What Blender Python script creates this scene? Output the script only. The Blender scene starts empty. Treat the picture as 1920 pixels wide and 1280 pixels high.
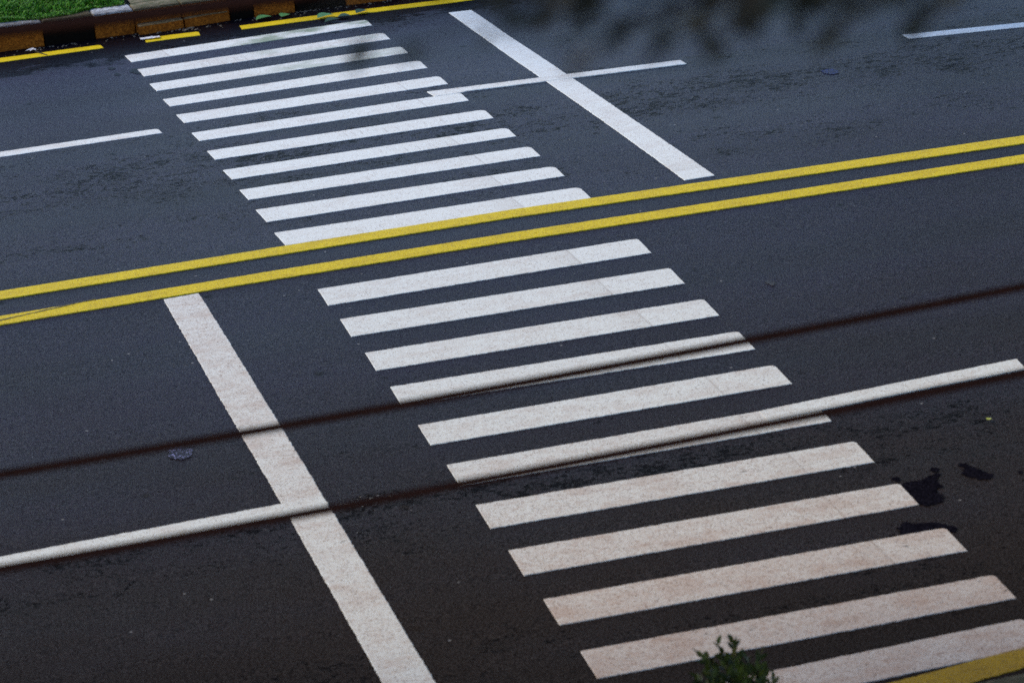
import bpy, bmesh, math, random
from mathutils import Vector, Matrix, noise

random.seed(7)
scene = bpy.context.scene
C = bpy.context.collection
PI = math.pi

# ------------------------------------------------------------------ helpers
def obj(name, bm, mat, parent=None, smooth=False):
    me = bpy.data.meshes.new(name)
    bm.to_mesh(me); bm.free()
    o = bpy.data.objects.new(name, me)
    C.objects.link(o)
    if mat: me.materials.append(mat)
    if smooth:
        for p in me.polygons: p.use_smooth = True
    if parent: o.parent = parent
    return o

def tag(o, label, cat, group=None, kind=None):
    o['label'] = label; o['category'] = cat
    if group: o['group'] = group
    if kind: o['kind'] = kind
    return o

def struct(o):
    o['kind'] = 'structure'; return o

def empty(name, loc=(0, 0, 0)):
    o = bpy.data.objects.new(name, None); C.objects.link(o)
    o.location = loc; o.empty_display_size = .2
    return o

CAMBER = 0.0076658
def zr(y):                       # height of the cambered carriageway
    return -CAMBER * abs(y) ** 1.5

# ------------------------------------------------------------------ node helper
class NT:
    def __init__(s, name):
        s.m = bpy.data.materials.new(name); s.m.use_nodes = True
        s.t = s.m.node_tree; s.t.nodes.clear()
        s.out = s.n('ShaderNodeOutputMaterial')
        s.b = s.n('ShaderNodeBsdfPrincipled')
        s.l(s.b.outputs[0], s.out.inputs[0])
    def n(s, k, **kw):
        x = s.t.nodes.new(k)
        for a, b in kw.items(): setattr(x, a, b)
        return x
    def l(s, a, b): s.t.links.new(a, b)
    def put(s, sock, v):
        if isinstance(v, (int, float, tuple, list)):
            sock.default_value = v
        else: s.l(v, sock)
    def math(s, op, a, b=0.0, c=None, clamp=False):
        x = s.n('ShaderNodeMath', operation=op, use_clamp=clamp)
        s.put(x.inputs[0], a); s.put(x.inputs[1], b)
        if c is not None: s.put(x.inputs[2], c)
        return x.outputs[0]
    def coord(s, which='Object'):
        return s.n('ShaderNodeTexCoord').outputs[which]
    def mapping(s, vec, scale=(1, 1, 1), loc=(0, 0, 0), rot=(0, 0, 0)):
        x = s.n('ShaderNodeMapping'); s.l(vec, x.inputs[0])
        x.inputs['Scale'].default_value = scale
        s.put(x.inputs['Location'], loc); x.inputs['Rotation'].default_value = rot
        return x.outputs[0]
    def noise(s, vec, scale, detail=2.0, rough=.5, dist=0.0):
        x = s.n('ShaderNodeTexNoise'); s.l(vec, x.inputs['Vector'])
        x.inputs['Scale'].default_value = scale; x.inputs['Detail'].default_value = detail
        x.inputs['Roughness'].default_value = rough; x.inputs['Distortion'].default_value = dist
        return x.outputs['Fac']
    def ramp(s, fac, lo, hi, a=0.0, b=1.0):
        x = s.n('ShaderNodeMapRange', interpolation_type='SMOOTHSTEP')
        s.put(x.inputs[0], fac)
        x.inputs[1].default_value = lo; x.inputs[2].default_value = hi
        x.inputs[3].default_value = a; x.inputs[4].default_value = b
        return x.outputs[0]
    def mix(s, fac, a, b, blend='MIX'):
        x = s.n('ShaderNodeMix', data_type='RGBA', blend_type=blend)
        s.put(x.inputs[0], fac)
        s.put(x.inputs[6], a if not isinstance(a, tuple) else (*a[:3], 1))
        s.put(x.inputs[7], b if not isinstance(b, tuple) else (*b[:3], 1))
        return x.outputs[2]
    def attr(s, name, kind='OBJECT'):
        x = s.n('ShaderNodeAttribute', attribute_type=kind, attribute_name=name)
        return x.outputs['Fac']
    def bump(s, h, strength=.3, dist=.004):
        x = s.n('ShaderNodeBump'); x.inputs['Strength'].default_value = strength
        x.inputs['Distance'].default_value = dist; s.l(h, x.inputs['Height'])
        s.l(x.outputs[0], s.b.inputs['Normal'])
    def set(s, **kw):
        names = dict(color='Base Color', rough='Roughness', spec='Specular IOR Level', metal='Metallic',
                     trans='Transmission Weight', sheen='Sheen Weight')
        for k, v in kw.items(): s.put(s.b.inputs[names[k]], (*v, 1) if isinstance(v, tuple) and len(v) == 3 else v)

# ------------------------------------------------------------------ materials
def mat_asphalt():
    t = NT('asphalt'); co = t.coord()
    sep = t.n('ShaderNodeSeparateXYZ'); t.l(co, sep.inputs[0])
    X, Y = sep.outputs[0], sep.outputs[1]
    grain = t.noise(co, 95, 3, .65)
    grain2 = t.noise(co, 34, 3, .6)
    cloud = t.noise(t.mapping(co, (.25, .7, 1)), 1.1, 4, .55)
    wear = t.noise(t.mapping(co, (.12, 1.3, 1)), 1.0, 3, .5)
    base = t.mix(t.ramp(grain, .36, .66), (.0036, .0018, .0062), (.0270, .0115, .0420))
    base = t.mix(t.ramp(grain2, .32, .7, 0, .55), base, (.0088, .0045, .0135))
    base = t.mix(t.ramp(cloud, .35, .7, 0, .4), base, (.012, .011, .0108))
    base = t.mix(t.ramp(wear, .45, .75, 0, .35), base, (.024, .0125, .036))
    # single pale and rusty chips of aggregate in the binder
    va = t.n('ShaderNodeTexVoronoi'); t.l(co, va.inputs['Vector']); va.inputs['Scale'].default_value = 62.0
    vc = t.n('ShaderNodeSeparateColor'); t.l(va.outputs['Color'], vc.inputs[0])
    chip = t.math('MULTIPLY', t.ramp(va.outputs['Distance'], .5, .3), t.ramp(vc.outputs[0], .72, .98))
    base = t.mix(t.math('MULTIPLY', chip, .75), base, (.078, .072, .076))
    chip2 = t.math('MULTIPLY', t.ramp(va.outputs['Distance'], .5, .3), t.ramp(vc.outputs[1], .80, 1.0))
    base = t.mix(t.math('MULTIPLY', chip2, .8), base, (.003, .003, .004))
    # tyre-polished tracks along the lanes, and stray dark drips
    tr = t.math('SINE', t.math('MULTIPLY', t.math('ADD', Y, t.math('MULTIPLY', cloud, .5)), 3.35))
    base = t.mix(t.math('MULTIPLY', t.ramp(tr, .1, .95), .30), base, (.008, .0075, .0085))
    vd = t.n('ShaderNodeTexVoronoi'); t.l(t.mapping(co, (1, .8, 1)), vd.inputs['Vector']); vd.inputs['Scale'].default_value = 3.1
    vdc = t.n('ShaderNodeSeparateColor'); t.l(vd.outputs['Color'], vdc.inputs[0])
    drip = t.math('MULTIPLY', t.ramp(t.math('ADD', vd.outputs['Distance'], t.math('MULTIPLY', t.math('SUBTRACT', grain2, .5), .14)), .12, .06), t.math('GREATER_THAN', vdc.outputs[0], .86))
    base = t.mix(t.math('MULTIPLY', drip, .8), base, (.004, .004, .005))
    # tyre-worn bands in which the binder is gone and small pits show
    def band(y0, w, g):
        d = t.math('SUBTRACT', Y, y0)
        d = t.math('ADD', d, t.math('MULTIPLY', t.math('SUBTRACT', cloud, .5), 1.2))
        d = t.math('ABSOLUTE', d)
        return t.ramp(d, w, w * .15, 0, g)
    bands = None
    for y0, w, g in ((2.9, 1.5, 1.15), (1.3, .9, .85), (4.2, .8, .8), (-4.9, .9, 1.0), (-6.9, .7, .85), (-3.9, .5, .5), (7.6, .7, .9), (5.6, .5, .4)):
        b = band(y0, w, g); bands = b if bands is None else t.math('MAXIMUM', bands, b)
    pit = t.math('ADD', t.math('MULTIPLY', t.noise(t.mapping(co, (.8, .9, 1)), 36, 4, .68, .6), .7), t.math('MULTIPLY', t.noise(t.mapping(co, (.7, 1, 1)), 9, 3, .6, .8), .36))
    patch = t.noise(t.mapping(co, (.7, 1, 1), rot=(0, 0, .3)), 1.9, 5, .65, .5)
    th = t.math('ADD', t.math('MULTIPLY', bands, .15), t.math('MULTIPLY', t.math('SUBTRACT', patch, .5), .42))
    pits = t.ramp(t.math('ADD', pit, th), .71, .775)
    base = t.mix(pits, base, (.006, .006, .009))
    # film of wet grime in the gutter under the far kerb, ragged edge
    edge = t.noise(t.mapping(co, (.8, 1.4, 1)), 3.4, 5, .62)
    damp = t.ramp(t.math('ADD', Y, t.math('MULTIPLY', t.math('SUBTRACT', edge, .5), 1.7)), 7.52, 7.58)
    base = t.mix(t.math('MULTIPLY', damp, .88), base, (.0045, .0040, .0060))
    # patchy reddish-brown dust, plus a painted warm light falloff towards the near side
    dn = t.noise(t.mapping(co, (.5, .8, 1)), 1.3, 4, .6)
    dust = t.ramp(t.math('ADD', t.math('MULTIPLY', Y, -1.0), t.math('MULTIPLY', t.math('SUBTRACT', dn, .5), 4.0)), -.6, 7.6)
    dcol = t.mix(t.ramp(grain, .36, .66), (.0100, .0074, .0064), (.050, .0370, .0315))
    base = t.mix(t.math('MULTIPLY', dust, .95), base, dcol)
    base = t.mix(t.math('MULTIPLY', pits, .8), base, (.004, .004, .006))
    # tiny pale grit
    v = t.n('ShaderNodeTexVoronoi'); t.l(co, v.inputs['Vector']); v.inputs['Scale'].default_value = 9.0
    vs = t.n('ShaderNodeSeparateColor'); t.l(v.outputs['Color'], vs.inputs[0])
    dot = t.math('MULTIPLY', t.ramp(v.outputs['Distance'], .09, .05), t.math('GREATER_THAN', vs.outputs[0], .90))
    base = t.mix(t.math('MULTIPLY', dot, .8), base, (.30, .29, .30))
    rough = t.math("ADD", .38, t.math("MULTIPLY", cloud, .14))
    rough = t.math('SUBTRACT', rough, t.math('MULTIPLY', damp, .10))
    spec = t.math('MULTIPLY', t.math('SUBTRACT', 1.0, t.math("MULTIPLY", pits, .85)), .054)
    spec = t.math('MULTIPLY', spec, t.math('SUBTRACT', 1.0, t.math('MULTIPLY', damp, .85)))
    spec = t.math('MULTIPLY', spec, t.math('SUBTRACT', 1.0, t.math('MULTIPLY', dust, .94)))
    spec = t.math('MULTIPLY', spec, t.math('SUBTRACT', 1.0, t.math('MULTIPLY', drip, .6)))
    spec = t.math('MULTIPLY', spec, t.ramp(grain, .35, .68, .35, 1.6))
    t.set(color=base, rough=rough, spec=spec)
    h = t.math('SUBTRACT', t.math('ADD', grain, t.math('MULTIPLY', grain2, .8)), t.math('MULTIPLY', pits, .8))
    t.bump(h, .55, .005)
    return t.m

def mat_paint(name, col, dirt, fleck=(.03, .03, .034), lap=True):
    t = NT(name); co = t.coord(); uv = t.coord('UV')
    seed = t.n('ShaderNodeObjectInfo').outputs['Random']
    off = t.n('ShaderNodeCombineXYZ'); t.l(t.math('MULTIPLY', seed, 37.0), off.inputs[0]); t.l(t.math('MULTIPLY', seed, 91.0), off.inputs[1])
    cs = t.mapping(co, loc=off.outputs[0])
    grime_shade = t.attr('grime')
    sep = t.n('ShaderNodeSeparateXYZ'); t.l(uv, sep.inputs[0]); U, V = sep.outputs[0], sep.outputs[1]
    fine = t.noise(cs, 88, 4, .72)
    mid = t.noise(cs, 26, 4, .62)
    big = t.noise(t.mapping(cs, (1, 1.6, 1)), 4.2, 4, .6)
    c = t.mix(t.math('MULTIPLY', t.ramp(big, .42, .75), t.math('ADD', .10, t.math('MULTIPLY', grime_shade, .55))), col, dirt)
    c = t.mix(t.math('MULTIPLY', t.ramp(mid, .42, .75), t.math('ADD', .10, t.math('MULTIPLY', grime_shade, .50))), c, dirt)
    c = t.mix(t.math('MULTIPLY', t.ramp(fine, .50, .66), t.math('ADD', .24, t.math('MULTIPLY', grime_shade, .62))), c, tuple(x * .42 for x in dirt))
    c = t.mix(t.math('MULTIPLY', t.math('MULTIPLY', grime_shade, grime_shade), .46), c, tuple(x * 1.05 for x in dirt))  # even film: soiling plus warm, dim light painted into the colour
    # drag marks of the applicator across the line
    ru = t.noise(t.mapping(uv, (70, 1.2, 1)), 1.0, 2, .5)
    ruled = t.math('MULTIPLY', t.ramp(ru, .52, .72), t.ramp(t.noise(t.mapping(uv, (1.3, 1, 1), loc=off.outputs[0]), 1.0, 1, .5), .45, .65))
    c = t.mix(t.math('MULTIPLY', ruled, t.math('MULTIPLY', t.attr('ruled'), .34)), c, tuple(x * .5 for x in dirt))
    if lap:      # the last run of paint overlaps the first: cleaner end with a fine dirty joint
        d = t.math('SUBTRACT', t.math('ADD', U, t.math('MULTIPLY', V, .015)), t.attr('lap'))
        c = t.mix(t.math('MULTIPLY', t.ramp(d, -.28, .0, 0, 1), t.math('MULTIPLY', t.math('LESS_THAN', d, 0.0), t.math('MULTIPLY', seed, .15))), c, tuple(x * .6 for x in dirt))
        c = t.mix(t.math('MULTIPLY', t.math('GREATER_THAN', d, 0.0), t.math('MULTIPLY', seed, .26)), c, col)
        c = t.mix(t.math('MULTIPLY', t.ramp(t.math('ABSOLUTE', d), .010, .003), .25), c, tuple(x * .45 for x in dirt))
    # green haze of the blurred leaves in front, painted into the far stripes
    gm = t.math('MULTIPLY', t.attr('moss'), t.ramp(t.noise(t.mapping(cs, (1, 1.2, 1)), 3.2, 4, .6), .42, .68))
    c = t.mix(t.math('MULTIPLY', gm, t.ramp(U, .5, 1.2)), c, (.20, .27, .17))
    vp = t.n('ShaderNodeTexVoronoi'); t.l(cs, vp.inputs['Vector']); vp.inputs['Scale'].default_value = 72.0
    vpc = t.n('ShaderNodeSeparateColor'); t.l(vp.outputs['Color'], vpc.inputs[0])
    pin = t.math('MULTIPLY', t.ramp(vp.outputs['Distance'], .42, .25), t.math('GREATER_THAN', vpc.outputs[0], t.math('SUBTRACT', .90, t.math('MULTIPLY', grime_shade, .32))))
    c = t.mix(t.math('MULTIPLY', pin, .70), c, tuple(x * .30 for x in dirt))
    # scars where asphalt shows
    scar = t.noise(t.mapping(cs, (.8, 1.2, 1)), 17, 4, .6)
    c = t.mix(t.math('MULTIPLY', t.ramp(t.math('ADD', scar, t.math('MULTIPLY', grime_shade, .05)), .73, .78), .75), c, fleck)
    t.set(color=c, rough=.66, spec=.10)
    t.bump(t.math('ADD', fine, t.math('MULTIPLY', mid, .7)), .35, .003)
    return t.m

def mat_simple(name, col, rough=.7, var=.25, scale=30, spec=.3, dark=None, bump=.2):
    t = NT(name); co = t.coord()
    n1 = t.noise(co, scale, 4, .6); n2 = t.noise(co, scale * .17, 3, .5)
    d = dark or tuple(c * (1 - var) for c in col)
    c = t.mix(t.ramp(n1, .35, .68), d, col)
    c = t.mix(t.ramp(n2, .45, .75, 0, .6), c, d)
    t.set(color=c, rough=rough, spec=spec)
    if bump: t.bump(n1, bump, .004)
    return t.m

def mat_leaf(name, a, b, spec=.4, rough=.45):
    t = NT(name)
    r = t.n('ShaderNodeNewGeometry').outputs['Random Per Island']
    c = t.mix(r, a, b)
    t.set(color=c, rough=rough, spec=spec)
    return t.m

M = {}
M['asphalt'] = mat_asphalt()
M['white'] = mat_paint('white_road_paint', (.84, .86, .85), (.48, .325, .255))
M['yellow'] = mat_paint('yellow_road_paint', (.84, .64, .022), (.46, .30, .03), lap=False)
M['lemon'] = mat_paint('fresh_yellow_road_paint', (.84, .60, .004), (.50, .34, .01), lap=False)
M['dull_yellow'] = mat_paint('dull_yellow_road_paint', (.50, .31, .008), (.30, .18, .02), lap=False)  # shaded copy of the yellow, the shade put into its colour
M['ochre'] = mat_simple('ochre_kerb_paint', (.40, .120, .014), .8, .45, 60, .05, dark=(.17, .045, .006))
M['black'] = mat_simple('black_kerb_paint', (.008, .006, .005), .8, .4, 50, .02)
M['kerb_white'] = mat_simple('worn_white_kerb_paint', (.72, .74, .80), .7, .35, 40, .25, dark=(.30, .29, .30))
M['kerb_dirt'] = mat_simple('dirty_kerb_concrete', (.16, .125, .075), .85, .5, 40, .15, dark=(.055, .050, .025))
M['concrete'] = mat_simple('weathered_concrete', (.26, .21, .145), .85, .4, 18, .15, dark=(.10, .105, .050))
M['step'] = mat_simple('brown_step_concrete', (.30, .18, .085), .85, .45, 45, .15, dark=(.13, .08, .035))
M['soil'] = mat_simple('soil', (.075, .055, .030), .95, .5, 25, .1, dark=(.03, .028, .014))
M['grass'] = mat_leaf('grass_blades', (.012, .085, .006), (.13, .36, .020), .15, .6)
M['straw'] = mat_leaf('dry_grass_blades', (.07, .11, .018), (.26, .25, .10), .2, .6)
M['shrub'] = mat_leaf('shrub_leaves', (.014, .020, .003), (.075, .080, .010), .15, .5)
M['shrub_young'] = mat_leaf('young_shrub_leaves', (.10, .085, .012), (.15, .10, .02), .4, .45)
M['stem'] = mat_simple('green_brown_stem', (.07, .055, .02), .8, .4, 60)
M['tree_leaf'] = mat_leaf('tree_leaves', (.012, .018, .008), (.035, .050, .016), .3, .5)
M['branch_leaf'] = mat_leaf('brown_green_leaves', (.016, .012, .007), (.036, .032, .018), .1, .6)
M['bark'] = mat_simple('bark', (.055, .040, .028), .9, .5, 14)
M['cable'] = mat_simple('brown_black_cable_sheath', (.055, .014, .007), .75, .3, 40, .12, bump=0)
M['damp'] = mat_simple('oily_damp_asphalt', (.0170, .0155, .0250), .70, .5, 95, .0, dark=(.0022, .0020, .0042), bump=.6)
M['damp_gray'] = mat_simple('damp_asphalt', (.008, .008, .010), .5, .4, 80, .04, bump=.4)
M['litter_leaf'] = mat_simple('fallen_green_leaf', (.13, .36, .12), .45, .3, 60, .4)
M['dark_leaf'] = mat_simple('dark_fallen_leaf', (.03, .09, .035), .45, .4, 60, .4)
M['paper'] = mat_simple('white_paper', (.78, .77, .82), .7, .12, 60)
M['twig'] = mat_simple('dark_twig', (.03, .022, .016), .8, .3, 60)
M['lime'] = mat_simple('yellow_green_leaf', (.55, .58, .08), .5, .2, 60)
M['grit'] = mat_simple('pale_grit', (.26, .19, .14), .8, .4, 60)
M['plaster'] = mat_simple('sand_coloured_plaster', (.42, .30, .21), .85, .2, 3, .15)

# ------------------------------------------------------------------ ground, road, verges
def grid_sheet(xs, ys, zf):
    bm = bmesh.new()
    V = [[bm.verts.new((x, y, zf(x, y))) for y in ys] for x in xs]
    for i in range(len(xs) - 1):
        for j in range(len(ys) - 1):
            bm.faces.new((V[i][j], V[i + 1][j], V[i + 1][j + 1], V[i][j + 1]))
    return bm

ROADY0, ROADY1 = -8.43, 8.72
ys = [ROADY0 + (ROADY1 - ROADY0) * i / 90 for i in range(91)]
struct(obj('road', grid_sheet([-160 + 8 * i for i in range(41)], ys, lambda x, y: zr(y)), M['asphalt']))
bm = grid_sheet([-600, -60, 60, 600], [-600, -60, 60, 600], lambda x, y: -.60)
struct(obj('ground', bm, M['soil']))

# ------------------------------------------------------------------ painted markings (3-4 mm thick, ragged edges)
def interp(poly, s):
    """point at parameter s in 0..1 of a polyline, by length"""
    L = [0.0]
    for a, b in zip(poly, poly[1:]): L.append(L[-1] + math.hypot(b[0] - a[0], b[1] - a[1]))
    d = s * L[-1]
    for i in range(len(poly) - 1):
        if d <= L[i + 1] + 1e-9:
            k = (d - L[i]) / max(1e-9, L[i + 1] - L[i])
            a, b = poly[i], poly[i + 1]
            return (a[0] + (b[0] - a[0]) * k, a[1] + (b[1] - a[1]) * k)
    return poly[-1]

_seed = [0.0]
def marking(name, sideA, sideB, mat, lift=.0032, step=.014, rag=.0035, rows=6, round_a=0.0, fine=None, endrag=.0013):
    """ribbon between two edge polylines; u runs along it in metres, v from B (0) to A (1)"""
    _seed[0] += 13.7; sd = _seed[0]
    ln = sum(math.hypot(b[0] - a[0], b[1] - a[1]) for a, b in zip(sideA, sideA[1:]))
    S = [0.0]
    while S[-1] < ln:
        st = step
        if fine:
            x = interp(sideA, S[-1] / ln)[0]
            if not (fine[0] < x < fine[1]): st = 1.0
        S.append(min(ln, S[-1] + st))
    bm = bmesh.new(); uvl = bm.loops.layers.uv.new('UVMap')
    top = []; uvs = {}
    for d in S:
        s = d / ln; a = Vector(interp(sideA, s)); b = Vector(interp(sideB, s))
        ax = (a - b); w = ax.length; ax /= w
        along = Vector((ax.y, -ax.x))
        na = rag * (1.3 * noise.noise((d * 22, sd, 0)) + 1.2 * noise.noise((d * 75, sd, 3)) + .8 * noise.noise((d * 5, sd, 9)))
        nb = rag * (1.3 * noise.noise((d * 22, sd, 5)) + 1.2 * noise.noise((d * 75, sd, 7)) + .8 * noise.noise((d * 5, sd, 4)))
        a = a + ax * na; b = b + ax * nb
        if round_a:
            e = ln - d
            if e < round_a: a = a - ax * (round_a - math.sqrt(max(0, round_a ** 2 - (round_a - e) ** 2))) * .9
        row = []
        for k in range(rows + 1):
            v = k / rows; p = b.lerp(a, v)
            fade = max(0, 1 - min(d, ln - d) / .05)
            p = p + along * (endrag * fade * 1.6 * noise.noise((v * 9 + sd, 2.0 if d < ln / 2 else 8.0, sd)))
            vert = bm.verts.new((p.x, p.y, zr(p.y) + lift)); uvs[vert] = (d, v); row.append(vert)
        top.append(row)
    for r0, r1 in zip(top, top[1:]):
        for k in range(rows):
            bm.faces.new((r0[k], r1[k], r1[k + 1], r0[k + 1]))
    # skirt down to just under the road skin
    loop = [r[0] for r in top] + top[-1][1:] + [r[-1] for r in reversed(top[:-1])] + list(reversed(top[0][1:-1]))
    low = []
    cen = [(top[i][0].co + top[i][-1].co) / 2 for i in range(len(top))]
    idx = {}
    for i, r_ in enumerate(top):
        for v in r_: idx[v] = i
    for v in loop:
        i_ = idx[v]; row_ = top[i_]; o_ = Vector((0, 0, 0))
        if v is row_[0] or v is row_[-1]:
            o_ = v.co - cen[i_]; o_.z = 0; o_ = o_.normalized() * .004
        if i_ in (0, len(top) - 1):
            al = (cen[1] - cen[0]) if i_ else (cen[0] - cen[1])
            if i_: al = cen[-1] - cen[-2]
            al.z = 0; o_ = o_ + al.normalized() * .004
        w = bm.verts.new((v.co.x + o_.x, v.co.y + o_.y, zr(v.co.y + o_.y) - .0015)); uvs[w] = uvs[v]; low.append(w)
    for i in range(len(loop)):
        j = (i + 1) % len(loop)
        bm.faces.new((loop[i], low[i], low[j], loop[j]))
    bmesh.ops.recalc_face_normals(bm, faces=bm.faces)
    for f in bm.faces:
        for lp in f.loops: lp[uvl].uv = uvs[lp.vert]
    up = sum(1 for f in bm.faces if f.normal.z > .5); dn = sum(1 for f in bm.faces if f.normal.z < -.5)
    if dn > up:
        for f in bm.faces: f.normal_flip()
    o = obj(name, bm, mat)
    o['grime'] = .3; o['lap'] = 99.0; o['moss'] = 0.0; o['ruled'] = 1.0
    return o

UP = [  # far half: y of the far and near edge at the left end, then at the right end
 (7.675, 7.345, 7.749, 7.454), (6.985, 6.648, 7.046, 6.725), (6.300, 5.972, 6.338, 6.030), (5.599, 5.288, 5.661, 5.320),
 (4.930, 4.590, 4.941, 4.595), (4.197, 3.878, 4.215, 3.890), (3.499, 3.180, 3.502, 3.173), (2.804, 2.479, 2.795, 2.486),
 (2.125, 1.803, 2.111, 1.783), (1.486, 1.105, 1.425, 1.114), (.787, .421, .751, .416)]
LO = [(-.715, -1.090, -.713, -1.063), (-1.414, -1.790, -1.446, -1.804), (-2.147, -2.507, -2.172, -2.524), (-2.843, -3.202, -2.871, -3.231),
 (-3.570, -3.924, -3.559, -3.913), (-4.275, -4.632, -4.262, -4.602), (-4.943, -5.305, -4.965, -5.307), (-5.646, -6.005, -5.666, -5.993),
 (-6.351, -6.697, -6.351, -6.682), (-7.047, -7.389, -7.031, -7.344), (-7.700, -8.022, -7.590, -7.915)]
UPL = ['white crossing stripe nearest the far kerb, stained green along its right half',
 'second white crossing stripe out from the far kerb',
 'third white crossing stripe from the far kerb, greenish at its rounded right corner',
 'fourth white crossing stripe from the far kerb, small notch in its lower edge',
 'white crossing stripe just above the one that the upper lane line runs into',
 'white crossing stripe whose right end merges with the thin upper lane line',
 'white crossing stripe just below the one merging with the upper lane line',
 'fourth white crossing stripe back from the double yellow line, far side',
 'third white crossing stripe back from the double yellow line, far side',
 'second white crossing stripe back from the double yellow line, far side',
 'white crossing stripe touching the upper yellow line along its lower edge']
LOL = ['first white crossing stripe on the near side of the double yellow line',
 'second white crossing stripe in front of the double yellow line, near side',
 'third white crossing stripe in front of the double yellow line, near side',
 'white crossing stripe cut lengthwise by the shadowy out-of-focus upper cable',
 'clean white crossing stripe lying between the two blurred cables',
 'white crossing stripe whose right end merges with the lower lane line',
 'white crossing stripe just below the lower blurred cable',
 'white crossing stripe with a black damp stain at its right end',
 'speckled stripe with a long damp stain along its upper right edge',
 'dirty beige crossing stripe partly hidden by the leafy shrub tip',
 'dirty beige crossing stripe touching the yellow line at the near kerb']
UPLAP = [.33, 9, 9, 9, 1.78, 1.78, 9, 1.7, 1.72, 1.68, 1.66]
for i, (a, b, c, d) in enumerate(UP):
    L = 2.105 + .006 * (i > 5) * 3
    o = marking('crossing_stripe', [(0.0, a), (L + .005, c)], [(.008, b), (L - .004, d)], M['white'], .0032, round_a=.062)
    tag(o, UPL[i], 'crossing stripe', 'white stripes of the pedestrian crossing')
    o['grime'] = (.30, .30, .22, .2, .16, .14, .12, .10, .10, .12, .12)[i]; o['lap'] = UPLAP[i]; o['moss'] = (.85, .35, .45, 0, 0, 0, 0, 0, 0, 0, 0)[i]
for i, (a, b, c, d) in enumerate(LO):
    L = 2.118
    if i == 10: L = 2.045
    o = marking('crossing_stripe', [(-.002, a), (L + .004, c)], [(-.012, b), (L - .006, d)], M['white'], .0032, round_a=.03)
    tag(o, LOL[i], 'crossing stripe', 'white stripes of the pedestrian crossing')
    o['grime'] = (.24, .26, .28, .31, .38, .55, .70, .86, 1.0, 1.1, 1.1)[i]  # rises towards the near kerb: soil specks and painted light falloff
    o['lap'] = (1.66, 1.66, 1.70, 1.68, 1.72, 1.70, 1.75, 1.72, 1.74, 9, 9)[i]; o['ruled'] = (.3, .3, .3, .3, .3, .4, .4, .4, .5, .5, .4)[i]

FX = (-3.2, 9.0)
def line(name, A, B, mat, label, cat, group=None, **kw):
    o = marking(name, A, B, mat, **kw); tag(o, label, cat, group); o['ruled'] = .3; return o
line('centre_line', [(-60, .36), (-1.913, .381), (-.2, .399), (1.569, .428), (3.36, .355), (5.2, .284), (60, .05)],
     [(-60, .165), (-1.937, .18), (-.235, .210), (1.518, .232), (3.3, .162), (5.12, .088), (60, -.14)], M['yellow'],
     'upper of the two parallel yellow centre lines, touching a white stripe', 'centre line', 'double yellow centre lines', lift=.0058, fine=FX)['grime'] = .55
line('centre_line', [(-60, -.24), (-1.983, -.21), (-.303, -.157), (1.425, -.137), (3.19, -.171), (5.01, -.187), (60, -.3)],
     [(-60, -.43), (-2.006, -.4), (-.339, -.349), (1.376, -.329), (3.13, -.355), (4.936, -.376), (60, -.5)], M['yellow'],
     'lower of the two parallel yellow centre lines, black tyre scuff at left', 'centre line', 'double yellow centre lines', lift=.0058, fine=FX)['grime'] = .55
line('edge_line', [(-60, 8.75), (-.986, 8.394), (-.12, 8.349)], [(-60, 8.55), (-1.008, 8.204), (-.115, 8.185)], M['lemon'],
     'yellow edge line along the kerb by the grass, ending left of the step', 'edge line', 'yellow edge lines at the far kerb', fine=(-2.2, 3), round_a=.03)
line('edge_line', [(.268, 8.345), (.5, 8.345), (.738, 8.316)], [(.258, 8.157), (.5, 8.155), (.722, 8.133)], M['lemon'],
     'short yellow edge line dash in front of the concrete step', 'edge line', 'yellow edge lines at the far kerb', round_a=.03)
line('edge_line', [(1.105, 8.311), (2.0, 8.27), (2.961, 8.16), (60, 6.9)], [(1.092, 8.125), (2.0, 8.08), (2.96, 7.97), (60, 6.7)], M['lemon'],
     'long yellow edge line with fallen green leaves on it', 'edge line', 'yellow edge lines at the far kerb', fine=(0, 5))
WL = 'white dashes of the lane lines'
line('lane_line', [(-4.2, 4.52), (-1.431, 4.526), (-.214, 4.529)], [(-4.2, 4.345), (-1.451, 4.35), (-.206, 4.353)], M['white'],
     'white lane line dash left of the crossing, above the double yellow line', 'lane line', WL, fine=(-2.4, 5), round_a=.03)
line('lane_line', [(1.893, 4.412), (2.12, 4.39), (3.883, 4.203)], [(1.91, 4.205), (2.13, 4.205), (2.16, 4.228), (3.887, 4.038)], M['white'],
     'white lane line dash crossing the upper stop line', 'lane line', WL, lift=.0058)
line('lane_line', [(5.632, 3.932), (6.567, 3.729), (9.0, 3.3)], [(5.630, 3.764), (6.511, 3.575), (9.0, 3.13)], M['white'],
     'white lane line dash in the upper right corner', 'lane line', WL, fine=(5, 8))
line('lane_line', [(-5, -4.55), (-2.506, -4.517), (-1.197, -4.454), (-.731, -4.435)], [(-5, -4.70), (-2.523, -4.672), (-1.15, -4.645), (-.735, -4.651)], M['white'],
     'white lane line dash ending on the lower stop line', 'lane line', WL, lift=.0058, fine=(-3.2, 3), endrag=.012)
o = line('lane_line', [(1.80, -4.268), (2.6, -4.195), (3.392, -4.132)], [(1.80, -4.44), (2.6, -4.365), (3.378, -4.308)], M['white'],
     'white lane line dash leading off the crossing to the right', 'lane line', WL, lift=.0058)
o = line('stop_line', [(2.795, 7.515), (2.781, 5.231), (2.80, 2.6), (2.812, .502)], [(2.987, 7.486), (2.98, 6.022), (3.0, 2.6), (3.024, .505)], M['white'],
     'white stop line beyond the double yellow line, right of the crossing', 'stop line', 'white stop lines', lift=.004)
o['grime'] = .15; o['lap'] = 6.75; o['moss'] = 0.0; o['ruled'] = 1.0
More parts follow.
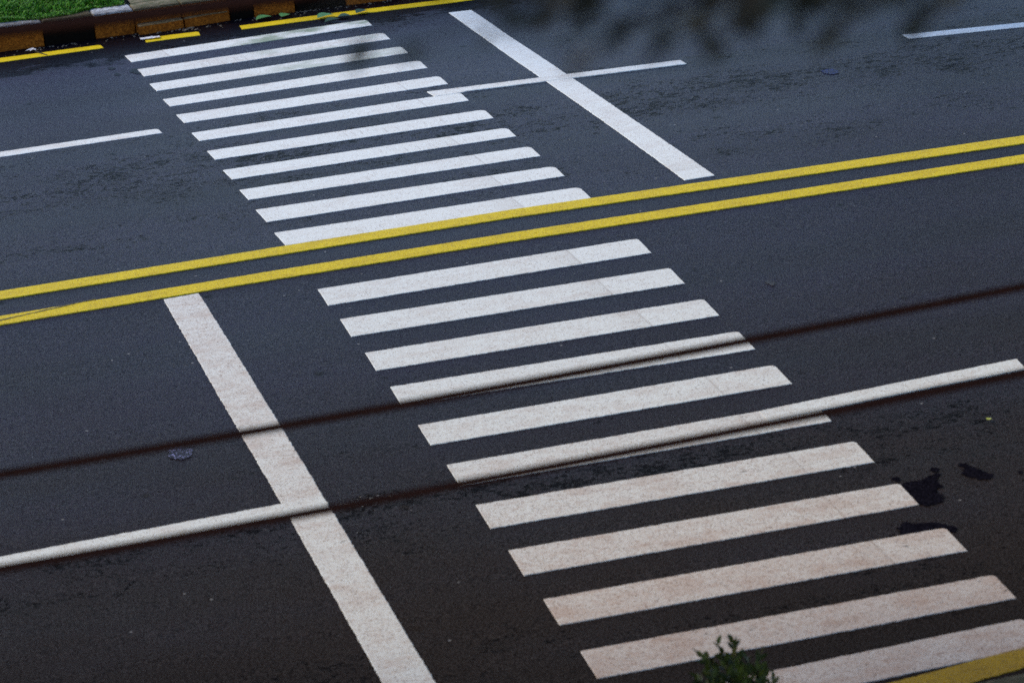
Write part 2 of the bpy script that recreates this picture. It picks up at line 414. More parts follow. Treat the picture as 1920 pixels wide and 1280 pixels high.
o = line('stop_line', [(-.722, -.39), (-.729, -2.45), (-.735, -4.687), (-.741, -8.05)], [(-.951, -.405), (-.963, -2.4), (-.962, -4.658), (-.973, -8.05)], M['white'],
     'white stop line below the double yellow line, left of the crossing', 'stop line', 'white stop lines', lift=.004)
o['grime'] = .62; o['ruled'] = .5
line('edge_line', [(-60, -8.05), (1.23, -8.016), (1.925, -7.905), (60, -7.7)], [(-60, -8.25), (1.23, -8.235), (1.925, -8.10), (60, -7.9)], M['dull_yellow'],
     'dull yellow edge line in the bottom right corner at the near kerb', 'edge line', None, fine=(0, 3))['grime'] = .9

# ------------------------------------------------------------------ damp stains, splashes, litter on the road
def blob(name, pts, mat, label, cat, group=None, lift=.003, sub=14, amp=.018):
    _seed[0] += 5.3; sd = _seed[0]
    bm = bmesh.new(); P = []
    n = len(pts)
    for i in range(n):
        p0, p1, p2, p3 = (Vector(pts[(i + k - 1) % n]) for k in range(4))
        for k in range(sub):
            t = k / sub
            p = .5 * ((2 * p1) + (p2 - p0) * t + (2 * p0 - 5 * p1 + 4 * p2 - p3) * t * t + (3 * p1 - p0 - 3 * p2 + p3) * t ** 3)
            p += Vector((noise.noise((p.x * 45, p.y * 45, sd)) + .7 * noise.noise((p.x * 130, p.y * 130, sd)), noise.noise((p.x * 45, p.y * 45, sd + 9)) + .9 * noise.noise((p.x * 130, p.y * 130, sd + 4)))) * amp
            P.append(p)
    c = sum(P, Vector((0, 0))) / len(P)
    vs = [bm.verts.new((p.x, p.y, zr(p.y) + lift)) for p in P]
    f = bm.faces.new(vs)
    bmesh.ops.triangulate(bm, faces=[f])
    for f in bm.faces:
        f.normal_update()
        if f.normal.z < 0: f.normal_flip()
    o = obj(name, bm, mat)
    return tag(o, label, cat, group)

DS = 'dark damp stains on the asphalt'
blob('damp_stain', [(2.135,-5.683),(2.201,-5.664),(2.244,-5.677),(2.296,-5.635),(2.35,-5.61),(2.369,-5.637),(2.33,-5.678),(2.313,-5.747),(2.307,-5.82),(2.258,-5.855),(2.266,-5.952),(2.24,-6.005),(2.184,-6.028),(2.10,-5.997),(2.10,-5.873),(2.11,-5.775)],
     M['damp'], 'largest black damp stain, beside the right end of a stripe', 'damp stain', DS)
blob('damp_stain', [(2.503,-5.539),(2.541,-5.558),(2.554,-5.626),(2.582,-5.684),(2.598,-5.761),(2.599,-5.797),(2.555,-5.817),(2.52,-5.791),(2.486,-5.748),(2.462,-5.693),(2.503,-5.627)],
     M['damp'], 'leaf-shaped black damp stain standing apart at far right', 'damp stain', DS, amp=.02)
blob('damp_stain', [(1.91,-6.234),(1.964,-6.188),(2.016,-6.23),(2.116,-6.272),(2.15,-6.321),(2.174,-6.364),(2.156,-6.411),(2.137,-6.418),(2.115,-6.40),(2.022,-6.42),(1.939,-6.40),(1.89,-6.352)],
     M['damp'], 'long black damp stain lying along the top edge of a stripe', 'damp stain', DS)
blob('damp_stain', [(-.212,7.244),(-.176,7.251),(-.155,7.173),(-.201,7.13)], M['damp_gray'], 'small grey damp spot nearest the far kerb, left of the stripes', 'damp stain', DS, amp=.006)
blob('damp_stain', [(-.206,6.914),(-.177,6.958),(-.158,6.887),(-.194,6.838)], M['damp_gray'], 'small grey damp spot below another, left of the second stripe', 'damp stain', DS, amp=.006)
blob('damp_stain', [(-.075,6.943),(-.026,7.035),(.01,7.005),(.013,6.794),(-.034,6.808)], M['damp_gray'], 'grey damp spot touching the left end of the second stripe', 'damp stain', DS, amp=.006)
for (bx, by, r, nm, lab) in ((2.36, -5.56, .022, 0, 'tiny black damp drop just above the largest stain'), (2.13, -5.60, .022, 0, 'tiny black damp drop above a stripe, left of the largest stain'),
                             (2.75, -5.80, .012, 0, 'tiny black damp drop right of the leaf-shaped stain'), (1.84, -6.36, .02, 0, 'tiny black damp drop left of the long stain')):
    blob('damp_stain', [(bx + r * math.cos(k * 1.05) * (1 + .4 * random.random()), by + 1.6 * r * math.sin(k * 1.05)) for k in range(6)], M['damp'], lab, 'damp stain', DS, amp=.008, sub=4)

def specks(name, pts, mat, label, cat, group=None):
    """a patch of small flat chips lying on the road, one thing"""
    bm = bmesh.new()
    for (x, y, r) in pts:
        a = random.random() * 6; k = 5
        vs = [bm.verts.new((x + r * math.cos(a + j * 2 * PI / k) * (.6 + .6 * random.random()), y + r * 1.2 * math.sin(a + j * 2 * PI / k) * (.6 + .6 * random.random()), zr(y) + .004 + .0005 * random.random())) for j in range(k)]
        f = bm.faces.new(vs); f.normal_update()
        if f.normal.z < 0: f.normal_flip()
    return tag(obj(name, bm, mat), label, cat, group)
def mat_splash(name, col, thr):
    t = NT(name); co = t.coord()
    n = t.noise(co, 120, 2, .6); n2 = t.noise(co, 30, 2, .5)
    c = t.mix(t.ramp(t.math('ADD', n, t.math('MULTIPLY', n2, .35)), thr, thr + .07), (.0135, .0095, .0155), col)
    t.set(color=c, rough=.5, spec=.06); t.bump(n, .4, .004)
    return t.m
M['bluewhite'] = mat_splash('pale_blue_paint_drops', (.42, .42, .80), .775)
M['blue'] = mat_splash('blue_paint_drops', (.012, .020, .14), .66)
def ell(cx, cy, rx, ry): return [(cx + rx * math.cos(k * PI / 5), cy + ry * math.sin(k * PI / 5)) for k in range(10)]
blob('paint_splash', ell(-1.343, -3.378, .068, .10), M['bluewhite'], 'pale blue speckled paint splash on the asphalt left of the stop line', 'paint splash', amp=.02)
blob('paint_splash', ell(4.721, 3.044, .055, .10), M['blue'], 'small dark blue paint smear on the asphalt far right', 'paint splash', amp=.03)
fl = specks('paint_flakes', [(-.70 + random.random() * .36, -4.62 + random.gauss(0, .03), random.uniform(.002, .006)) for _ in range(46)], M['white'], 'scraped white paint flakes trailing right of the lower lane line', 'paint flakes')
fl['kind'] = 'stuff'
for k, (x, y) in enumerate(((-.642, 5.804), (-1.2, 1.55), (-1.1, 1.5), (-1.8, -2.9))):
    pass

def leaf_mesh(bm, base, direction, up, length, width, curl=.15, fold=.25, n=4):
    """pointed leaf as a folded strip"""
    d = direction.normalized(); s = d.cross(up).normalized(); u = s.cross(d).normalized()
    prev = None
    for i in range(n + 1):
        t = i / n
        w = width * .5 * math.sin(PI * (t ** .75)) if 0 < t < 1 else 0
        c = base + d * (length * t) + u * (-curl * length * t * t)
        if w == 0: cur = [bm.verts.new(c)]
        else: cur = [bm.verts.new(c - s * w + u * w * fold), bm.verts.new(c), bm.verts.new(c + s * w + u * w * fold)]
        if prev:
            if len(prev) == 1 and len(cur) == 3:
                bm.faces.new((prev[0], cur[1], cur[0])); bm.faces.new((prev[0], cur[2], cur[1]))
            elif len(prev) == 3 and len(cur) == 3:
                bm.faces.new((prev[0], prev[1], cur[1], cur[0])); bm.faces.new((prev[1], prev[2], cur[2], cur[1]))
            elif len(prev) == 3:
                bm.faces.new((prev[0], prev[1], cur[0])); bm.faces.new((prev[1], prev[2], cur[0]))
        prev = cur

for (x, y, ang, ln, wd, m, lab) in (
    (1.27, 8.44, .1, .15, .13, 'litter_leaf', 'fallen green leaf in the gutter below the ochre kerb block'),
    (1.49, 8.40, .5, .10, .13, 'litter_leaf', 'small green leaf in the gutter just above the yellow edge line'),
    (1.75, 8.09, .2, .16, .15, 'litter_leaf', 'largest fallen green leaf, lying on the yellow edge line'),
    (1.91, 8.00, -.3, .12, .12, 'dark_leaf', 'dark fallen leaf next to the largest green leaf'),
    (2.09, 8.06, .3, .12, .13, 'dark_leaf', 'dark green leaf on the yellow edge line, furthest right'),
    (1.77, 7.86, .1, .14, .12, 'dark_leaf', 'dark fallen leaf just above the first white stripe'),
    (2.875, -5.01, .6, .03, .035, 'lime', 'tiny yellow-green leaf alone on the asphalt at right')):
    bm = bmesh.new(); leaf_mesh(bm, Vector((x, y, zr(y) + .012)), Vector((math.cos(ang), math.sin(ang), .15)), Vector((0, 0, 1)), ln, wd, .10, .25, 6)
    tag(obj('fallen_leaf', bm, M[m]), lab, 'leaf', 'leaves fallen by the far kerb' if y > 0 else None)

# crumpled paper by the short dash
bm = bmesh.new(); pv = []
for i in range(9):
    row = []
    for j in range(4):
        x = .225 + i * .021; y = 8.285 - i * .004 + j * .028 - .02
        row.append(bm.verts.new((x, y, zr(y) + .013 + .012 * abs(noise.noise((i * .9, j * 1.3, 2.2))))))
    pv.append(row)
for i in range(8):
    for j in range(3): bm.faces.new((pv[i][j], pv[i + 1][j], pv[i + 1][j + 1], pv[i][j + 1]))
tag(obj('paper_scrap', bm, M['paper']), 'crumpled white paper scrap at the left end of the short yellow dash', 'litter')
# withered white flower with a stalk
root = empty('withered_flower', (-.70, 8.47, zr(8.47) + .008))
tag(root, 'withered white flower with a dark stalk on the yellow edge line', 'flower')
bm = bmesh.new()
for k in range(6):
    a = k * 1.05 + .2
    leaf_mesh(bm, Vector((0, 0, .012)), Vector((math.cos(a), math.sin(a) * .9, .35)), Vector((0, 0, 1)), .055 * random.uniform(.7, 1.2), .03, .3, .3, 4)
obj('petals', bm, M['paper'], root)
def tube(bm, pts, r, seg=6):
    rings = []
    for i, p in enumerate(pts):
        p = Vector(p)
        d = (Vector(pts[min(i + 1, len(pts) - 1)]) - Vector(pts[max(i - 1, 0)])).normalized()
        s = d.cross(Vector((0, 0, 1)))
        if s.length < .01: s = d.cross(Vector((1, 0, 0)))
        s.normalize(); u = s.cross(d)
        rr = r[i] if isinstance(r, (list, tuple)) else r
        rings.append([bm.verts.new(p + (s * math.cos(2 * PI * k / seg) + u * math.sin(2 * PI * k / seg)) * rr) for k in range(seg)])
    for a, b in zip(rings, rings[1:]):
        for k in range(seg): bm.faces.new((a[k], a[(k + 1) % seg], b[(k + 1) % seg], b[k]))
    bm.faces.new(rings[0][::-1]); bm.faces.new(rings[-1])
bm = bmesh.new(); tube(bm, [(.01, 0, .008), (.05, -.12, .008), (.10, -.26, .006)], .0045)
obj('stalk', bm, M['twig'], root)
for (x, y, l, a, lab) in ((.627, 8.417, .055, .7, 'pale dry twig chip left of the short yellow dash end'), (.68, 8.50, .05, -.1, 'pale twig chip close under the concrete step')):
    bm = bmesh.new(); z = zr(y) + .008
    tube(bm, [(x, y, z), (x + l * .5 * math.cos(a), y + l * .5 * math.sin(a), z + .004), (x + l * math.cos(a), y + l * math.sin(a), z)], .007)
    tag(obj('twig_chip', bm, M['grit']), lab, 'twig')
# grit lying in the gutter: uncountable
bm = bmesh.new()
for _ in range(230):
    x = random.uniform(-1.6, 3.6); y = 8.62 - abs(random.gauss(0, .10)) - (.06 if .25 < x < 1.08 else 0) - max(0, (x - 1.5) * .07)
    r = random.uniform(.003, .010)
    mtx = Matrix.Translation((x, y, zr(y) + r * .4)) @ Matrix.Rotation(random.random() * 6, 4, 'Z') @ Matrix.Diagonal((r * 1.5, r, r * .6, 1))
    bmesh.ops.create_icosphere(bm, subdivisions=1, radius=1, matrix=mtx)
g = obj('gutter_grit', bm, M['grit']); g['kind'] = 'stuff'; tag(g, 'pale grit and crumbs gathered in the gutter along the far kerb', 'grit')

o = marking('tyre_scuff', [(-2.7, -.388), (-1.98, -.292), (-1.62, -.212), (-1.36, -.168)], [(-2.7, -.406), (-1.98, -.318), (-1.62, -.232), (-1.36, -.170)], mat_simple('rubber_scuffed_yellow', (.30, .23, .05), .6, .5, 60, .1, dark=(.10, .08, .03)), .0078, rows=2, rag=.005)
tag(o, 'thin black tyre scuff running along the lower yellow line at left', 'tyre scuff')
blob('dust_mark', ell(2.589, -2.068, .024, .055), mat_splash('pale_dust', (.075, .070, .068), .66), 'faint pale round mark on the bare asphalt at right', 'dust mark', amp=.012)

# ------------------------------------------------------------------ far kerb, step, verge
KH = .21
def kerb_line(x):           # y of the kerb's foot
    if x < .25: return 8.675 - .02 * max(0, (x + .2)) - max(0, -.5 - x) * -.06
    return 8.655 - max(0, x - 1.0) * .085
def block(x0, x1, y0a, y0b, depth, z0, z1, bev=.018, sag=0.0):
    """stone between x0 and x1; front foot at y0a (left) and y0b (right); front face leans back slightly"""
    bm = bmesh.new()
    lean = .012
    nx = 8
    prof = [(0, 0), (lean, 1.0), (depth, 1.0), (depth, 0)]
    rings = []
    for i in range(nx + 1):
        t = i / nx; x = x0 + (x1 - x0) * t; y0 = y0a + (y0b - y0a) * t
        rings.append([bm.verts.new((x, y0 + p[0], z0 + (z1 - z0) * p[1])) for p in prof])
    for a, b in zip(rings, rings[1:]):
        for k in range(4): bm.faces.new((a[k], b[k], b[(k + 1) % 4], a[(k + 1) % 4]))
    bm.faces.new(rings[0]); bm.faces.new(rings[-1][::-1])
    bmesh.ops.recalc_face_normals(bm, faces=bm.faces)
    sharp = [e for e in bm.edges if len(e.link_faces) == 2 and e.calc_face_angle(0) > .8]
    bmesh.ops.bevel(bm, geom=sharp, offset=bev, segments=3, affect='EDGES', profile=.5)
    for v in bm.verts:
        n = noise.noise((v.co.x * 9, v.co.y * 9, v.co.z * 9 + x0 * 3)); v.co.y += n * .004; v.co.z += noise.noise((v.co.x * 6, v.co.y * 6, 40)) * .005
    return bm

def split_top(o, mat_top, zlim):
    """faces looking up get the second material"""
    o.data.materials.append(mat_top)
    for p in o.data.polygons:
        if p.normal.z > .18 and p.center.z > zlim: p.material_index = 1

XB = [-5.0, -4.55, -4.1, -3.66, -3.2, -2.78, -2.33, -1.88, -1.44, -1.0, -.557, -.113, .246, .66, 1.083, 1.292, 1.659, 2.103, 2.554, 3.0, 3.45, 3.9, 4.35]
KL = {-1.0: ('ochre', 'kerb_white', 'ochre kerb stone by the grass at the left edge, worn white top'),
      -.557: ('black', 'kerb_dirt', 'black kerb stone between two ochre ones beside the grass'),
      -.113: ('ochre', 'kerb_white', 'ochre kerb stone with a bright white painted top'),
      .246: ('ochre', 'concrete', 'brown kerb stone behind the left concrete step block'),
      .66: ('ochre', 'concrete', 'brown kerb stone behind the right concrete step block'),
      1.083: ('black', 'concrete', 'short black kerb stone right of the concrete step'),
      1.292: ('ochre', 'concrete', 'ochre kerb stone with a green leaf at its foot'),
      1.659: ('black', 'concrete', 'black kerb stone behind the long yellow edge line'),
      2.103: ('ochre', 'concrete', 'rightmost ochre kerb stone, cut by the top of the view')}
for i, (xa, xb) in enumerate(zip(XB, XB[1:])):
    if xa < -1.9 or xa > 3.5: continue
    face, topm, lab = KL.get(xa, (('ochre', 'black')[i % 2], 'kerb_dirt', None))
    if lab is None:
        lab = 'kerb stone of the far kerb continuing past the edge of the view'
    ya, yb = kerb_line(xa), kerb_line(xb)
    o = obj('kerb_stone', block(xa + .003, xb - .003, ya, yb, .30, zr(8.6) - .15, zr(8.6) + KH + random.uniform(-.004, .004)), M[face])
    split_top(o, M[topm], 0.0)
    tag(o, lab, 'kerb stone', 'painted stones of the far kerb')
for xa, xb, lab in ((.258, .655, 'left brown concrete step block set against the kerb'), (.668, 1.065, 'right brown concrete step block with a broken corner')):
    ya, yb = (8.545, 8.575) if xa < .5 else (8.585, 8.64)
    o = obj('step_block', block(xa, xb, ya, yb, kerb_line(xa) - ya - .004, zr(8.6) - .1, zr(8.6) + .088, .012), M['ochre'])
    split_top(o, M['step'], -.14)
    tag(o, lab, 'step block', 'concrete step blocks at the kerb')

ZT = zr(8.6) + KH
def kerb_back(x): return kerb_line(x) + .305
xs = [-60, -20, -8, -4, -3, -2, -1.5, -1, -.5, -.2, .0, .2]
bm = bmesh.new(); rows = []
for x in xs:
    rows.append([bm.verts.new((x, kerb_back(max(-2, x)) + d, ZT - .02 + .03 * min(1, d / .5) + d * .012)) for d in (0, .25, .6, 1.2, 3, 8, 20, 60)])
for a, b in zip(rows, rows[1:]):
    for k in range(7): bm.faces.new((a[k], b[k], b[k + 1], a[k + 1]))
struct(obj('verge_soil', bm, M['soil']))
bm = bmesh.new(); rows = []
for x in (.262, .44, .628):
    rows.append([bm.verts.new((x, y, ZT - .004 + (y - 8.9) * .03)) for y in (kerb_back(x), 9.3, 10, 12, 14)])
for a, b in zip(rows, rows[1:]):
    for k in range(4): bm.faces.new((a[k], b[k], b[k + 1], a[k + 1]))
struct(obj('pavement', bm, M['concrete']))
bm = bmesh.new(); rows = []
for x in (.638, 1.0, 2.0, 3.0, 5.0, 60):
    rows.append([bm.verts.new((x, y, ZT - .004 + (y - 8.9) * .03)) for y in (kerb_back(min(x, 5)), 9.3, 10, 12, 14)])
for a, b in zip(rows, rows[1:]):
    for k in range(4): bm.faces.new((a[k], b[k], b[k + 1], a[k + 1]))
struct(obj('pavement', bm, M['concrete']))
# turf
def turf(name, n, mat, xr, dens, hmin, hmax):
    bm = bmesh.new()
    for _ in range(n):
        x = random.uniform(*xr)
        d = abs(random.expovariate(1 / dens)) if dens else random.uniform(0, 1.3)
        d = d + .05 * noise.noise((x * 5, 1, 1)) - .04
        over = min(1, max(0, (-.05 - x) / .25)) * (1 - min(1, max(0, (-.55 - x) / .2)) * .45)
        if over and random.random() < .35: d = -.19 * over * random.random() ** .7
        lim = .205 - d * .05
        if x > lim: continue
        y = kerb_back(x) + d
        z = ZT - .02 + .03 * min(1, max(0, d) / .5) if d > 0 else ZT - .006
        clump = .5 + .9 * abs(noise.noise((x * 4, y * 4, 5)))
        h = random.uniform(hmin, hmax) * clump * min(1, .38 + max(0, d) * 3)
        a = random.random() * 2 * PI; lean = random.uniform(.1, .9)
        d0 = Vector((math.cos(a) * lean, math.sin(a) * lean, 1)).normalized()
        s = Vector((-math.sin(a), math.cos(a), 0)) * random.uniform(.003, .0075)
        b = Vector((x, y, z)); m1 = b + d0 * h * .55; tip = m1 + (d0 + Vector((math.cos(a), math.sin(a), -.5)) * .7).normalized() * h * .5
        v = [bm.verts.new(p) for p in (b - s, b + s, m1 + s * .8, m1 - s * .8, tip)]
        bm.faces.new(v[:4]); bm.faces.new((v[3], v[2], v[4]))
    o = obj(name, bm, mat); o['kind'] = 'stuff'; return o
tag(turf('grass', 22000, M['grass'], (-2.2, .21), 0, .06, .19), 'rough dark green grass on the verge behind the kerb', 'grass')
tag(turf('dry_grass', 5200, M['straw'], (-2.2, .21), .10, .03, .09), 'short straw-coloured grass fringing the back of the kerb', 'grass')

# ------------------------------------------------------------------ near kerb and near verge
for k in range(3):
    xa = .2 + k * .9
    bm = bmesh.new()
    bm = block(xa, xa + .893, 0, 0, .28, -.35, -.065, .012)
    for v in bm.verts: v.co.y = -8.432 - v.co.y + .13 * (v.co.x - 1.3) * .5
    bmesh.ops.reverse_faces(bm, faces=bm.faces)
    o = obj('kerb_stone', bm, M['kerb_dirt'])
    tag(o, ('near kerb stone below the bottom right corner of the view', 'dirty brown near kerb stone at the dull yellow line, bottom right', 'near kerb stone past the right edge of the view')[k], 'kerb stone')
bm = grid_sheet([-60, -10, -2, 0, 1, 2, 4, 10, 60], [-24, -20, -14, -10, -8.79], lambda x, y: -.09 if y > -12 else -.05)
struct(obj('near_verge', bm, M['soil']))

# ------------------------------------------------------------------ shrub whose tip rises into the view
def shrub():
    root = empty('shrub', (.25, -8.95, -.09))
    tag(root, 'dark green leafy shrub tip standing in front of the lowest stripes', 'shrub')
    stems = bmesh.new(); lv = bmesh.new(); yg = bmesh.new()
    O = Vector((0, 0, 0)); off = Vector((.25, -8.95, -.09))
    tips = [(.121, -8.76, .455), (.170, -8.70, .40), (.207, -8.75, .480), (.232, -8.78, .42), (.273, -8.75, .485), (.292, -8.72, .455), (.325, -8.77, .400), (.400, -8.74, .400), (.378, -8.80, .36), (.098, -8.78, .335),
            (.14, -8.85, .34), (.30, -8.85, .37), (.25, -8.68, .38), (.36, -8.66, .30), (.19, -8.62, .30), (.44, -8.82, .25), (.06, -8.80, .24), (.11, -8.70, .27), (.42, -8.72, .30), (.29, -8.64, .34), (.16, -8.86, .28), (.35, -8.86, .30), (.23, -8.66, .26), (.34, -8.93, .32), (.20, -8.95, .33), (.13, -8.64, .30), (.39, -8.78, .33), (.31, -8.70, .37), (.18, -8.78, .37), (.26, -8.86, .39), (.09, -8.88, .27), (.45, -8.74, .27), (.33, -8.60, .28), (.22, -8.60, .30)]
    for ti, tp in enumerate(tips):
        tip = Vector(tp) - off
        base = Vector((random.gauss(0, .02), random.gauss(0, .02), 0))
        mid = base.lerp(tip, .5) + Vector((-tip.x * .25, -tip.y * .25, .06))
        pts = []
        for i in range(9):
            t = i / 8; pts.append(base * (1 - t) ** 2 + mid * 2 * t * (1 - t) + tip * t * t)
        tube(stems, pts, [.006 - .0042 * i / 8 for i in range(9)], 6)
        n = 21
        for i in range(n):
            t = .40 + .60 * i / (n - 1)
            p = base * (1 - t) ** 2 + mid * 2 * t * (1 - t) + tip * t * t
            tan = (mid * 2 * (1 - 2 * t) + tip * 2 * t - base * 2 * (1 - t)).normalized()
            a = i * 2.4 + ti
            side = Vector((math.cos(a), math.sin(a), 0)); side = (side - tan * side.dot(tan)).normalized()
            open_ = 1.0 - .42 * max(0, (t - .60) / .40)
            d = (side * open_ + tan * (1.05 - open_ * .5) + Vector((0, 0, .15))).normalized()
            ln = random.uniform(.044, .060) * (1.0 if t < .9 else .92)
            leaf_mesh(yg if random.random() < .07 else lv, p, d, tan * .5 + Vector((random.gauss(0, .35), -.75 + random.gauss(0, .3), .35)), ln, ln * .46, random.uniform(-.05, .2), .35, 5)
    obj('stems', stems, M['stem'], root); obj('leaves', lv, M['shrub'], root); obj('young_leaves', yg, M['shrub_young'], root)
shrub()

# ------------------------------------------------------------------ overhead cables between the camera and the road
def cable(pts, r, label):
    (xa, ya, za), (xm, ym, zm), (xb, yb, zb) = pts
    # parabola through three measured points, carried on along the street
    def zf(x):
        return (za * (x - xm) * (x - xb) / ((xa - xm) * (xa - xb)) + zm * (x - xa) * (x - xb) / ((xm - xa) * (xm - xb)) + zb * (x - xa) * (x - xm) / ((xb - xa) * (xb - xm)))
    s0 = (zb - za) / (xb - xa)
    P = []
    for i in range(121):
        x = -24 + 48 * i / 120
        z = zf(x) if xa <= x <= xb else ((za if x < xa else zb) + s0 * (x - (xa if x < xa else xb)) + .0008 * (x - xm) ** 2)
        P.append((x, ya, z))
    bm = bmesh.new(); tube(bm, P, r, 10)
    tag(obj('overhead_cable', bm, M['cable'], smooth=True), label, 'cable', 'out-of-focus cables strung along the street')
cable([(-3.115, -13.462, 3.349), (-1.378, -13.462, 3.370), (-.090, -13.462, 3.406)], .0124, 'blurred dark cable crossing the picture middle, above the other')
cable([(-3.180, -13.862, 3.219), (-1.392, -13.862, 3.250), (-.256, -13.862, 3.283)], .0124, 'blurred dark cable nearest the bottom, under the lower lane lines')
cable([(-3.061, -14.662, 4.833), (-2.745, -14.662, 4.822), (-2.449, -14.662, 4.819)], .017, 'blurred dark cable in front of the far kerb at top left')

# ------------------------------------------------------------------ camera
cam_d = bpy.data.cameras.new('camera'); cam = bpy.data.objects.new('camera', cam_d); C.objects.link(cam)
scene.camera = cam
r = Vector((.965, -.245, -.091)); u = Vector((.157, .267, .951)); f = Vector((.209, .932, -.296))
yaw, pitch, roll = math.radians(12.64828), math.radians(17.21216), math.radians(-5.45456)
f = Vector((math.sin(yaw) * math.cos(pitch), math.cos(yaw) * math.cos(pitch), -math.sin(pitch)))
r0 = Vector((math.cos(yaw), -math.sin(yaw), 0)); u0 = r0.cross(f)
r = math.cos(roll) * r0 + math.sin(roll) * u0; u = -math.sin(roll) * r0 + math.cos(roll) * u0
CAM = Vector((-3.8568, -23.3616, 6.6353))
cam.matrix_world = Matrix(((r.x, u.x, -f.x, CAM.x), (r.y, u.y, -f.y, CAM.y), (r.z, u.z, -f.z, CAM.z), (0, 0, 0, 1)))
cam_d.sensor_width = 36; cam_d.lens = 131.694
cam_d.clip_start = .1; cam_d.clip_end = 3000
cam_d.dof.use_dof = True; cam_d.dof.focus_distance = 26.5; cam_d.dof.aperture_fstop = 131.694 / 36; cam_d.dof.aperture_blades = 0

# ------------------------------------------------------------------ near-verge trees, mostly unseen, crowns added to shade the near lanes
def crown(seed, rx, ry, rz, n, leaf):
    rnd = random.Random(seed); bm = bmesh.new()
    cl = []
    for _ in range(110):
        v = Vector((rnd.gauss(0, 1), rnd.gauss(0, 1), rnd.gauss(0, 1))).normalized() * rnd.random() ** .4
        cl.append(Vector((v.x * rx, v.y * ry, v.z * rz)))
    for _ in range(n):
        c = rnd.choice(cl)
        p = c + Vector((rnd.gauss(0, .62), rnd.gauss(0, .62), rnd.gauss(0, .36)))
        if (p.x / rx) ** 2 + (p.y / ry) ** 2 + (p.z / rz) ** 2 > 1.15: continue
        a = rnd.random() * 2 * PI; t = rnd.uniform(-.7, .4)
        d = Vector((math.cos(a), math.sin(a), t)).normalized(); s_ = d.cross(Vector((rnd.gauss(0, .4), rnd.gauss(0, .4), 1))).normalized()
        l = leaf * rnd.uniform(.7, 1.3)
        v = [bm.verts.new(q) for q in (p, p + d * l * .5 - s_ * l * .27, p + d * l, p + d * l * .5 + s_ * l * .27)]
        bm.faces.new(v)
    return bm
CROWNS = {}
def shade_tree(x, y, label, seed, zc=8.3, size=(6.6, 9.5, 3.0), shift=3.2, n=56000, group='street trees on the near side', lean=0.0):
    root = empty('street_tree', (x, y, -.09)); tag(root, label, 'tree', group)
    rnd = random.Random(seed)
    bm = bmesh.new()
    tube(bm, [(0, 0, -.3), (.03, .02, 1.2), (-.05, .05, 2.8), (.05, .1, 4.3), (lean * .35, .3, 6.0), (lean * .8, .5, 8.2)], [.26, .21, .18, .16, .12, .05], 12)
    for k in range(7):
        a = k * .9 + rnd.random(); h = rnd.uniform(4.2, 6.4)
        e = Vector((lean + math.cos(a) * 3.9, math.sin(a) * 4.4 + 1.0, zc + rnd.uniform(-1.2, .8)))
        b = Vector((0, .15, h))
        tube(bm, [b.lerp(e, t) + Vector((0, 0, .9 * math.sin(PI * t) * .6)) for t in (0, .2, .4, .6, .8, 1)], [.09, .075, .06, .045, .03, .015], 8)
    obj('trunk', bm, M['bark'], root)
    if size not in CROWNS:
        c = obj('crown', crown(seed, *size, n, .36), M['tree_leaf'], root); CROWNS[size] = c
    else:
        c = CROWNS[size].copy(); C.objects.link(c); c.parent = root; c.scale = (-1, 1, 1)
    c.location = (lean, shift, zc)
    return root
shade_tree(-8.2, -11.4, 'leafy street tree standing outside the left edge of the view', 3)
shade_tree(10.8, -11.0, 'leafy street tree standing far outside the right edge of the view', 5)
mid_tree = shade_tree(5.4, -14.0, 'street tree whose dark blurred branch hangs into the top right', 9, 8.6, shift=5.0, lean=-2.8)

shade_tree(0.0, 16.0, 'far-side street tree standing above the top edge of the view', 21, 11.5, (5.6, 4.2, 4.4), 0, 20000, 'street trees on the far side')  # unseen pair, added to cut sky light and reflections on the near lanes
shade_tree(10.5, 16.5, 'far-side street tree beyond the top right corner of the view', 22, 11.5, (5.6, 4.2, 4.4), 0, 20000, 'street trees on the far side')

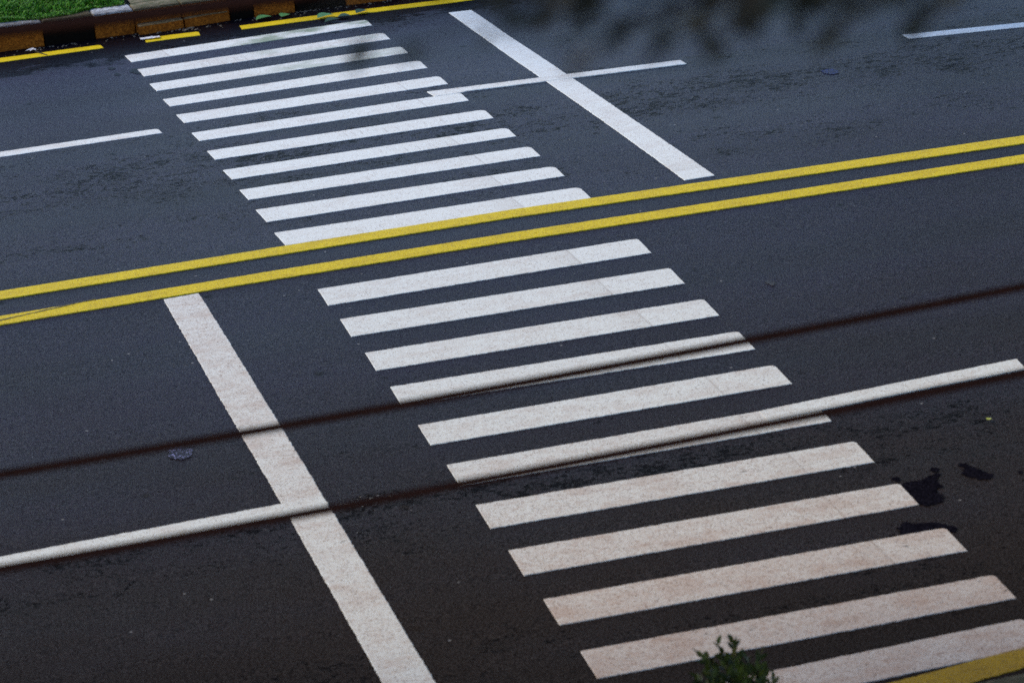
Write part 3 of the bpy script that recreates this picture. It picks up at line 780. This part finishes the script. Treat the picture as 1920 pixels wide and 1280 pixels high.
def branch(root):
    base = root.location
    tw = bmesh.new(); lv = bmesh.new()
    rnd = random.Random(11)
    def ray(px, py, d): return CAM + (f + r * ((px - 960) / 7023.7) + u * (-(py - 640) / 7023.7)) * d
    def twig(a, b, sag, nl, spread):
        nl = max(3, int(nl * .78))
        pts = [a.lerp(b, i / 10) + Vector((0, 0, sag * 4 * (i / 10) * (1 - i / 10))) - base for i in range(11)]
        tube(tw, pts, [.004 - .0025 * i / 10 for i in range(11)], 5)
        for k in range(nl):
            t = .12 + .88 * k / max(1, nl - 1); i = min(9, int(t * 10)); p = pts[i].lerp(pts[i + 1], t * 10 - i)
            tan = (pts[i + 1] - pts[i]).normalized()
            an = rnd.random() * 2 * PI
            d = tan * .5 + Vector((math.cos(an), math.sin(an), rnd.uniform(-.7, .25))) * spread
            ln = rnd.uniform(.032, .054)
            leaf_mesh(lv, p, d, Vector((rnd.uniform(-.6, .6), -.7 + rnd.uniform(-.5, .5), 1)), ln, ln * .5, .2, .2, 4)
    D = 4.3
    for (x0, y0, x1, y1, n) in TWIGS:
        twig(ray(x0, y0, D + rnd.uniform(-.3, .3)), ray(x1, y1, D + rnd.uniform(-.3, .3)), .006, n, .8)
    A = ray(1900, -420, 5.8)
    limb = [Vector((-.9, .3, 6.0)) + base, base + Vector((-2.4, -1.0, 6.9)), base + Vector((-4.2, -2.6, 7.0)), A.lerp(base + Vector((-4.2, -2.6, 7.0)), .4), A, ray(1500, -200, 5.6), ray(1100, -130, 5.6), ray(800, -110, 5.5)]
    tube(tw, [p - base for p in limb], [.05, .04, .03, .022, .011, .008, .005, .003], 8)
    br = obj('branch', tw, M['bark'], root); obj('leaves', lv, M['branch_leaf'], br)
TWIGS = [(1750, -250, 1050, 22, 26), (1650, -200, 1180, 55, 26), (1800, -200, 1330, 92, 24), (1700, -120, 1400, 20, 22), (1820, -160, 1560, 70, 22),
         (1500, -200, 920, -5, 20), (1350, -160, 930, 55, 9), (1900, -160, 1700, 62, 14), (1250, -140, 800, 88, 6), (1000, -130, 690, 72, 4), (900, -110, 570, 42, 5),
         (1850, -110, 1480, 30, 20), (1650, -60, 1250, 85, 18), (1150, -120, 1010, 24, 16), (1600, -60, 1120, 92, 12), (1500, -40, 1060, 68, 10), (1450, -40, 1000, -8, 18), (1750, -40, 1300, 0, 20), (1900, -60, 1620, 8, 14)]
branch(mid_tree)

# ------------------------------------------------------------------ light
SUN_EL, SUN_AZ = 38, -42      # azimuth from +Y towards +X, degrees
w = bpy.data.worlds.new('World'); scene.world = w; w.use_nodes = True
nt = w.node_tree
sky = nt.nodes.new('ShaderNodeTexSky'); sky.sky_type = 'NISHITA'; sky.sun_disc = False
sky.sun_elevation = math.radians(SUN_EL); sky.sun_rotation = math.radians(SUN_AZ)
sky.air_density = 1.0; sky.dust_density = .3; sky.ozone_density = 3.8
nt.links.new(sky.outputs[0], nt.nodes['Background'].inputs[0])
nt.nodes['Background'].inputs[1].default_value = .135
sun_d = bpy.data.lights.new('sun', 'SUN'); sun = bpy.data.objects.new('sun', sun_d); C.objects.link(sun)
sun_d.energy = 1.2; sun_d.angle = math.radians(12); sun_d.color = (1.0, .81, .47)
a, e = math.radians(SUN_AZ), math.radians(SUN_EL)
sun_dir = Vector((math.sin(a) * math.cos(e), math.cos(a) * math.cos(e), math.sin(e)))
sun.rotation_euler = sun_dir.to_track_quat('Z', 'Y').to_euler()

vs = scene.view_settings
vs.view_transform = 'Standard'; vs.look = 'None'; vs.gamma = 1.0; vs.use_curve_mapping = False
vs.exposure = 1.15
scene.cycles.use_denoising = False
scene.cycles.max_bounces = 6
